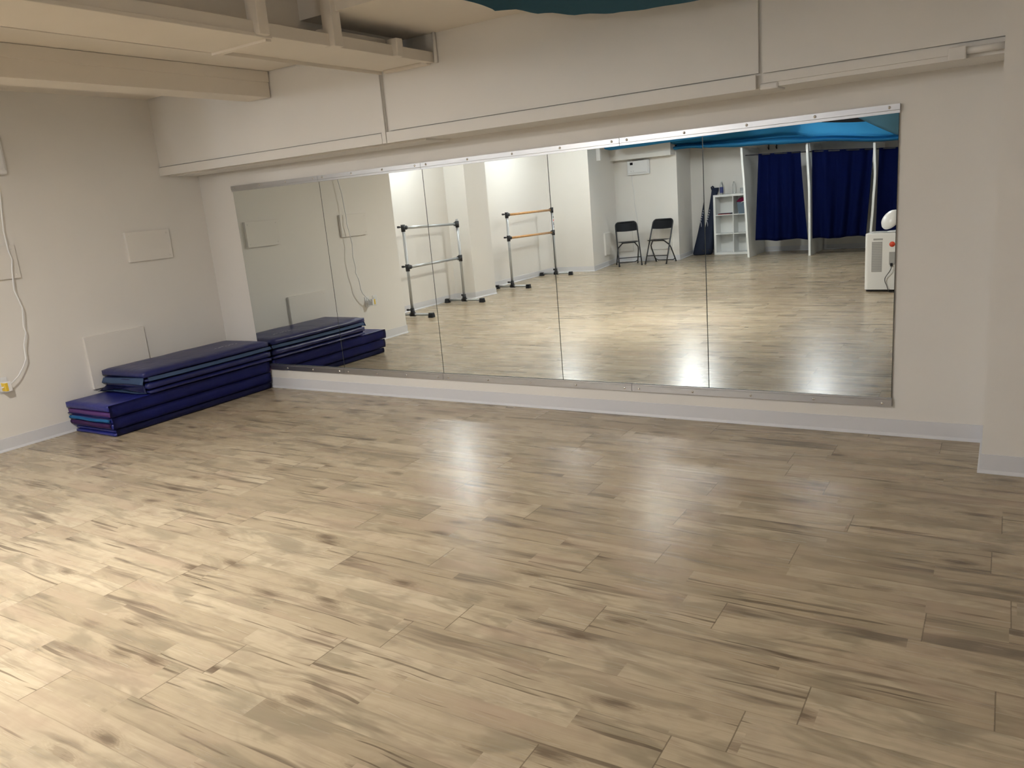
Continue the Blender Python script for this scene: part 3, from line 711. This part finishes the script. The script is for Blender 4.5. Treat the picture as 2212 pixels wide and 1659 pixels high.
# long carry bag leaning in the corner left of the shelf
def bag():
    sec = [(0.0, 0.666, 0.905, 0.075, -11.93), (0.03, 0.648, 0.925, 0.10, -11.935), (0.15, 0.665, 0.945, 0.10, -11.96), (0.31, 0.700, 0.953, 0.09, -11.985), (0.50, 0.748, 0.955, 0.075, -12.005), (0.70, 0.793, 0.965, 0.06, -12.025), (0.90, 0.830, 0.985, 0.05, -12.045), (1.09, 0.863, 1.003, 0.045, -12.06), (1.25, 0.888, 1.014, 0.04, -12.072), (1.33, 0.896, 1.045, 0.036, -12.08), (1.40, 0.905, 1.055, 0.032, -12.085)]
    b2 = bmesh.new(); n = 24; R = []
    for q, (z, a, b, d, y) in enumerate(sec):
        c = (a+b)/2; h = (b-a)/2
        ring = []
        for k_ in range(n):
            th = 2*PI*k_/n; cs, sn = math.cos(th), math.sin(th)
            w = 1+0.03*math.sin(5*th+q)
            ring.append(b2.verts.new((c+h*w*math.copysign(abs(cs)**0.7, cs), y+d*w*math.copysign(abs(sn)**0.7, sn), z+0.004)))
        R.append(ring)
    for A, B in zip(R, R[1:]):
        for k_ in range(n): b2.faces.new((A[k_], A[(k_+1) % n], B[(k_+1) % n], B[k_])).smooth = True
    b2.faces.new(R[0][::-1]); b2.faces.new(R[-1])
    mb = MB(); mb.merge(b2); return mb
e = bag().build('carry_bag', M['bagc'])
tag(e, 'long dark navy carry bag with white print leaning in the corner left of the shelf', 'bag')
MB().tube([(0.91, -12.07, 1.37), (0.90, -12.06, 1.42), (0.925, -12.07, 1.44), (0.95, -12.08, 1.41)], 0.016, 8).build('drawstring_end', M['bagc'], e)
mb = MB()
for q in range(7):
    z = 0.74+0.047*q; x = 0.818+0.036*q*0.33; y = -11.9660-0.0022*q*8*0.55
    mb.box(x, x+0.020, y-0.012, y+0.0035, z, z+0.026)
mb.build('printed_lettering', M['print_'], e)
arc = [(0.805+0.045*math.cos(a)*0.9-0.01, -11.955-0.0, 0.635+0.105*math.sin(a)) for a in [PI*0.5-PI*1.0*q/10 for q in range(11)]]
MB().tube([(x, y+0.001+0.012*(0.74-z), z) for x, y, z in arc], 0.006, 6).build('printed_crescent', M['print_'], e)
MB().lathe([(0.028, 0), (0.030, 0.01), (0.02, 0.014), (0, 0.014)], mtx=Matrix.Translation((0.885, -11.868, 0.09)) @ Matrix.Rotation(-PI/2, 4, 'X'), n=14).build('carry_wheel', M['black'], e)

# ------------------------------------------------------------------ portable air conditioner and the fan on it
e = empty('portable_air_conditioner', (5.115, -6.19, 0), 0.06, 'white portable air conditioner with a red round sticker standing on the floor', 'air conditioner')
mb = MB(); b2 = bmesh.new(); bmesh.ops.create_cube(b2, size=1, matrix=Matrix.Translation((0, 0, 0.385)) @ Matrix.Diagonal((0.44, 0.37, 0.71, 1)))
ve = [x for x in b2.edges if abs(x.verts[0].co.z-x.verts[1].co.z) > 0.5]
bmesh.ops.bevel(b2, geom=ve, offset=0.045, segments=6, affect='EDGES', profile=0.5)
he = [x for x in b2.edges if x.verts[0].co.z > 0.73 and x.verts[1].co.z > 0.73]
bmesh.ops.bevel(b2, geom=he, offset=0.012, segments=3, affect='EDGES', profile=0.5)
mb.merge(b2); mb.build('body', M['wplast'], e)
MB().box(-0.20, 0.20, -0.165, 0.165, 0.005, 0.032, 0.004).build('base', M['black'], e)
for sx in (-1, 1):
    for sy in (-1, 1):
        MB().tube([(sx*0.16-0.012, sy*0.13, 0.018), (sx*0.16+0.012, sy*0.13, 0.018)], 0.018, 12).build('castor', M['black'], e)
MB().box(-0.155, 0.165, -0.125, 0.125, 0.739, 0.746, 0.003).build('top_panel', M['gplast'], e)
fy = 0.185
MB().box(-0.118, -0.008, fy-0.001, fy+0.0015, 0.655, 0.677, 0.0007).build('handle_recess', M['gplast'], e)
lb = MB().box(-0.135, -0.012, fy-0.001, fy+0.001, 0.255, 0.635).build('air_grille', M['gplast'], e)
mb = MB()
for q in range(17): mb.box(-0.130, -0.017, fy+0.0005, fy+0.004, 0.268+q*0.0215, 0.276+q*0.0215)
mb.build('grille_slats', mat('grille_slat_grey', (0.52, 0.52, 0.52), 0.5), lb)
MB().lathe([(0, 0.001), (0.034, 0.001), (0.034, 0)], mtx=Matrix.Translation((0.102, fy, 0.60)) @ Matrix.Rotation(-PI/2, 4, 'X'), n=24).build('round_sticker', M['red'], e)
MB().box(0.070, 0.155, fy-0.001, fy+0.001, 0.345, 0.505).build('data_label', M['gplast'], e)
MB().box(0.085, 0.115, fy-0.001, fy+0.018, 0.325, 0.365, 0.004).build('cord_clip', M['black'], e)
MB().tube(smooth_path([(0.10, fy+0.015, 0.345), (0.095, fy+0.03, 0.28), (0.03, fy+0.02, 0.17), (0.055, fy+0.02, 0.08), (0.085, fy+0.03, 0.010), (0.13, fy+0.07, 0.008), (0.25, fy+0.06, 0.008)]), 0.0045, 8).build('power_cord', M['blackm'], e)
# fan: domed white head tilted on a bent stand
e = empty('desk_fan', (5.165, -6.155, 0.747), 0.06, 'small white round fan with a domed back on top of the air conditioner', 'fan')
T = Matrix.Translation((0.0, 0.0, 0.150)) @ Vector((0, 0, 1)).rotation_difference(Vector((-0.53, 0.62, 0.56)).normalized()).to_matrix().to_4x4()
MB().lathe([(0, 0.072), (0.04, 0.069), (0.08, 0.058), (0.115, 0.036), (0.135, 0.008), (0.138, -0.010), (0.130, -0.018)], mtx=T, n=36).build('domed_back', M['wplast'], e)
mb = MB()
for q in range(7):
    r = 0.015+0.018*q
    mb.lathe([(r, -0.020), (r+0.004, -0.022), (r+0.004, -0.018), (r, -0.018)], mtx=T, n=30)
mb.build('front_grille', M['gplast'], e)
MB().lathe([(0, -0.004), (0.128, -0.004), (0.128, -0.008), (0, -0.008)], mtx=T, n=30).build('rotor', M['gplast'], e)
MB().lathe([(0, 0.012), (0.085, 0.010), (0.10, 0.002), (0.10, 0.0), (0, 0.0)], c=(0.06, 0.0, 0.0), n=28).build('base', M['wplast'], e)
MB().tube(smooth_path([(0.06, 0, 0.01), (0.12, 0.0, 0.05), (0.135, 0.0, 0.12), (0.118, 0.005, 0.19), (0.06, 0.0, 0.175)]), 0.011, 10).build('stand_arm', M['wplast'], e)

# ------------------------------------------------------------------ blue fabric canopies
def lerp_tab(tab, x):
    if x <= tab[0][0]: return tab[0][1]
    for (a, p), (b, q) in zip(tab, tab[1:]):
        if x <= b:
            t = (x-a)/(b-a); t = t*t*(3-2*t); return p+(q-p)*t
    return tab[-1][1]
# near piece, under the slab in front of the soffit
near = [(3.80, 2.672), (3.90, 2.662), (4.12, 2.602), (4.36, 2.552), (4.58, 2.520), (4.77, 2.503), (5.05, 2.49), (5.6, 2.50)]
def cn(u, v):
    x = 3.80+1.9*u
    h = lerp_tab(near, x); r = math.sin(PI/2*min(1, v*1.15))
    return (x+0.02*math.sin(5*v), -0.60-0.70*v+0.015*math.sin(6*u), h+(2.674-h)*r+0.006*math.sin(15*u+3*v)*v*(1-v) - (0.004 if v == 0 else 0))
tag(MB().grid(cn, 40, 20, 0.004).build('fabric_canopy', M['canopy_dim']), 'blue fabric sagging from the ceiling in front of the soffit, above the mirror', 'fabric canopy', 'blue ceiling fabrics')
# far piece over the stalls: rolled double hem, then a bright sweep up
hem = [(1.0, 2.225), (1.37, 2.19), (1.92, 2.150), (2.35, 2.135), (2.70, 2.112), (3.13, 2.096), (4.67, 1.975), (5.7, 1.93)]
ti2 = [(1.0, 2.345), (1.59, 2.325), (2.30, 2.318), (2.65, 2.325), (2.89, 2.300), (3.25, 2.225), (3.42, 2.212), (4.6, 2.10), (5.7, 2.06)]
topz = [(1.0, 2.62), (2.5, 2.60), (2.9, 2.50), (3.3, 2.40), (4.3, 2.305), (5.7, 2.27)]
def cb(u, v):
    x = 0.70+5.0*u
    h, m_, t = lerp_tab(hem, x), lerp_tab(ti2, x), lerp_tab(topz, x)
    g = m_-h
    prof = [(-11.03, h+0.06), (-10.96, h+0.006), (-10.85, h), (-10.77, h+g*0.14), (-10.745, h+g*0.32), (-10.80, h+g*0.50), (-10.95, h+g*0.62), (-11.00, h+g*0.74), (-10.88, h+g*0.90), (-10.72, m_-0.004), (-10.64, m_+0.012), (-10.55, m_+(t-m_)*0.28), (-10.40, m_+(t-m_)*0.58), (-10.22, m_+(t-m_)*0.85), (-10.05, t)]
    s = v*(len(prof)-1); i = min(int(s), len(prof)-2); f = s-i
    y = prof[i][0]+(prof[i+1][0]-prof[i][0])*f; z = prof[i][1]+(prof[i+1][1]-prof[i][1])*f
    return (x, y+0.015*math.sin(5*u*PI+1), z+0.004*math.sin(23*u+4*v))
tag(MB().grid(cb, 60, 52, 0.004).build('fabric_canopy', M['canopy']), 'bright blue fabric with a rolled hem hanging over the curtained stalls', 'fabric canopy', 'blue ceiling fabrics')
hemA = [(-0.42, 2.345), (-0.3, 2.315), (0.3, 2.322), (0.9, 2.335), (1.6, 2.36), (2.2, 2.40)]
def ca(u, v):
    x = -0.42+2.4*u
    h = lerp_tab(hemA, x)
    prof = [(-9.98, h+0.05), (-9.95, h+0.004), (-9.88, h), (-9.80, h+0.05), (-9.6, h+0.17), (-9.2, h+0.24), (-8.9, h+0.27)]
    s = v*(len(prof)-1); i = min(int(s), len(prof)-2); f = s-i
    return (x+0.03*math.sin(5*v), prof[i][0]+(prof[i+1][0]-prof[i][0])*f+0.01*math.sin(14*u), prof[i][1]+(prof[i+1][1]-prof[i][1])*f)
tag(MB().grid(ca, 40, 24, 0.004).build('fabric_canopy', M['canopy']), 'narrow blue fabric edge hanging above the wall heater and folding chairs', 'fabric canopy', 'blue ceiling fabrics')
def cc(u, v):
    a = Vector((4.46, -8.0, 2.275)); b = Vector((5.25, -8.0, 1.85))
    p = a.lerp(b, u)
    return (p.x+0.30*v, p.y+0.5*v+0.02*math.sin(9*u), p.z+0.50*v-0.02*math.sin(PI*u)*(1-v))
tag(MB().grid(cc, 24, 14, 0.004).build('fabric_canopy', M['canopy_dim']), 'blue fabric flap slanting down at the far right of the reflection', 'fabric canopy', 'blue ceiling fabrics')

# ------------------------------------------------------------------ ceiling lights and an added fill (all just outside the photograph's view)
def light(label, x, y, z, rad, m, drop=0.07, stem=0.02, globe=False):
    """flush dome light (or a globe on a stem): white ceiling plate and glowing glass, lowest point below z"""
    e = empty('ceiling_light', (x, y, z), 0, label, 'ceiling light', 'ceiling lights')
    n = 9
    if globe:
        MB().lathe([(0, rad+stem+0.03), (0.075, rad+stem+0.03), (0.075, rad+stem+0.012), (0.03, rad+stem), (0.03, rad*0.9), (0, rad*0.9)], n=24).build('ceiling_plate', M['white'], e)
        MB().lathe([(rad*math.sin(PI*q/n) if 0 < q < n else 0, -rad*math.cos(PI*q/n)) for q in range(n+1)], n=16).build('glass_globe', m, e)
    else:
        MB().lathe([(0, 0.03), (rad+0.015, 0.03), (rad+0.015, 0.0), (rad*0.5, 0.0), (0, 0.0)], n=28).build('ceiling_plate', M['white'], e)
        MB().lathe([(0, -drop)]+[(rad*math.sin(PI/2*q/6), -drop*math.cos(PI/2*q/6)) for q in range(1, 7)], n=20).build('glass_dome', m, e)
def recessed(label, x, y, z, rad, m):
    e = empty('ceiling_light', (x, y, z), 0, label, 'ceiling light', 'ceiling lights')
    MB().lathe([(rad, 0.0), (rad+0.02, -0.003), (rad+0.025, 0.0), (rad+0.02, 0.002), (rad, 0.001)], n=32).build('trim_ring', M['white'], e)
    MB().lathe([(0, -0.001), (rad, -0.001), (rad, 0.0), (0, 0.0)], n=32).build('light_panel', m, e)
recessed('round recessed light in the boxed beam above the left front of the floor', 2.92, -3.72, 2.4835, 0.13, M['lamp'])
light('globe light in front of the wooden barre, toward the back of the room', 1.75, -8.5, 2.56, 0.14, M['lamp2'], globe=True)
light('globe light hanging in front of the curtained stalls', 3.88, -8.3, 2.50, 0.10, M['lamp3'], stem=0.44, globe=True)
light('globe light in the alcove above the metal ballet barre', -0.50, -4.35, 2.54, 0.10, M['lamp4'], globe=True)
light('globe light in the niche above the wooden ballet barre', -0.28, -7.60, 2.54, 0.10, M['lamp5'], globe=True)
light('added unseen fill globe high in the bay at the right side of the room', 6.0, -4.0, 2.90, 0.10, M['fill_lamp'], stem=0.05, globe=True)  # added fill that lifts the dark beam face and high bay
e = empty('ceiling_light', (3.1, -10.75, 2.98), 0, 'long tube light hidden behind the blue fabric over the curtained stalls', 'ceiling light', 'ceiling lights')
MB().box(-1.55, 1.55, -0.05, 0.05, 0.03, 0.075, 0.004).build('housing', M['white'], e)
MB().tube([(-1.5, 0, 0), (1.5, 0, 0)], 0.025, 12).build('light_tube', M['lamp6'], e)
for sx in (-1, 1):
    MB().box(sx*1.52-0.015, sx*1.52+0.015, -0.02, 0.02, -0.02, 0.035).build('tube_holder', M['white'], e)

# ------------------------------------------------------------------ world, camera, view
w = bpy.data.worlds.new('World'); sc.world = w; w.use_nodes = True
w.node_tree.nodes['Background'].inputs['Color'].default_value = (0, 0, 0, 1)
cam = bpy.data.cameras.new('Camera'); co = bpy.data.objects.new('Camera', cam); COL.objects.link(co)
cam.sensor_width = 36; cam.lens = 1688.04*36/2212; cam.clip_start = 0.02; cam.clip_end = 100
yaw, pitch, roll = -0.57267888, -0.23330492, -0.08737667
cy, sy, cp, sp = math.cos(yaw), math.sin(yaw), math.cos(pitch), math.sin(pitch)
d = Vector((sy*cp, cy*cp, sp)); r0 = Vector((cy, -sy, 0)); u0 = r0.cross(d)
r = math.cos(roll)*r0+math.sin(roll)*u0; u = -math.sin(roll)*r0+math.cos(roll)*u0
Mx = Matrix((r, u, -d)).transposed().to_4x4(); Mx.translation = Vector((6.4817, -4.9335, 1.5713)); co.matrix_world = Mx
sc.camera = co
sc.view_settings.view_transform = 'Standard'; sc.view_settings.look = 'None'; sc.view_settings.gamma = 1; sc.view_settings.use_curve_mapping = False
sc.view_settings.exposure = -0.2
sc.cycles.max_bounces = 9; sc.cycles.diffuse_bounces = 4; sc.cycles.glossy_bounces = 4; sc.cycles.transmission_bounces = 6
sc.cycles.use_adaptive_sampling = True; sc.cycles.adaptive_threshold = 0.08; sc.cycles.adaptive_min_samples = 16
sc.cycles.use_light_tree = False
sc.cycles.use_denoising = True
sc.cycles.sample_clamp_indirect = 40.0
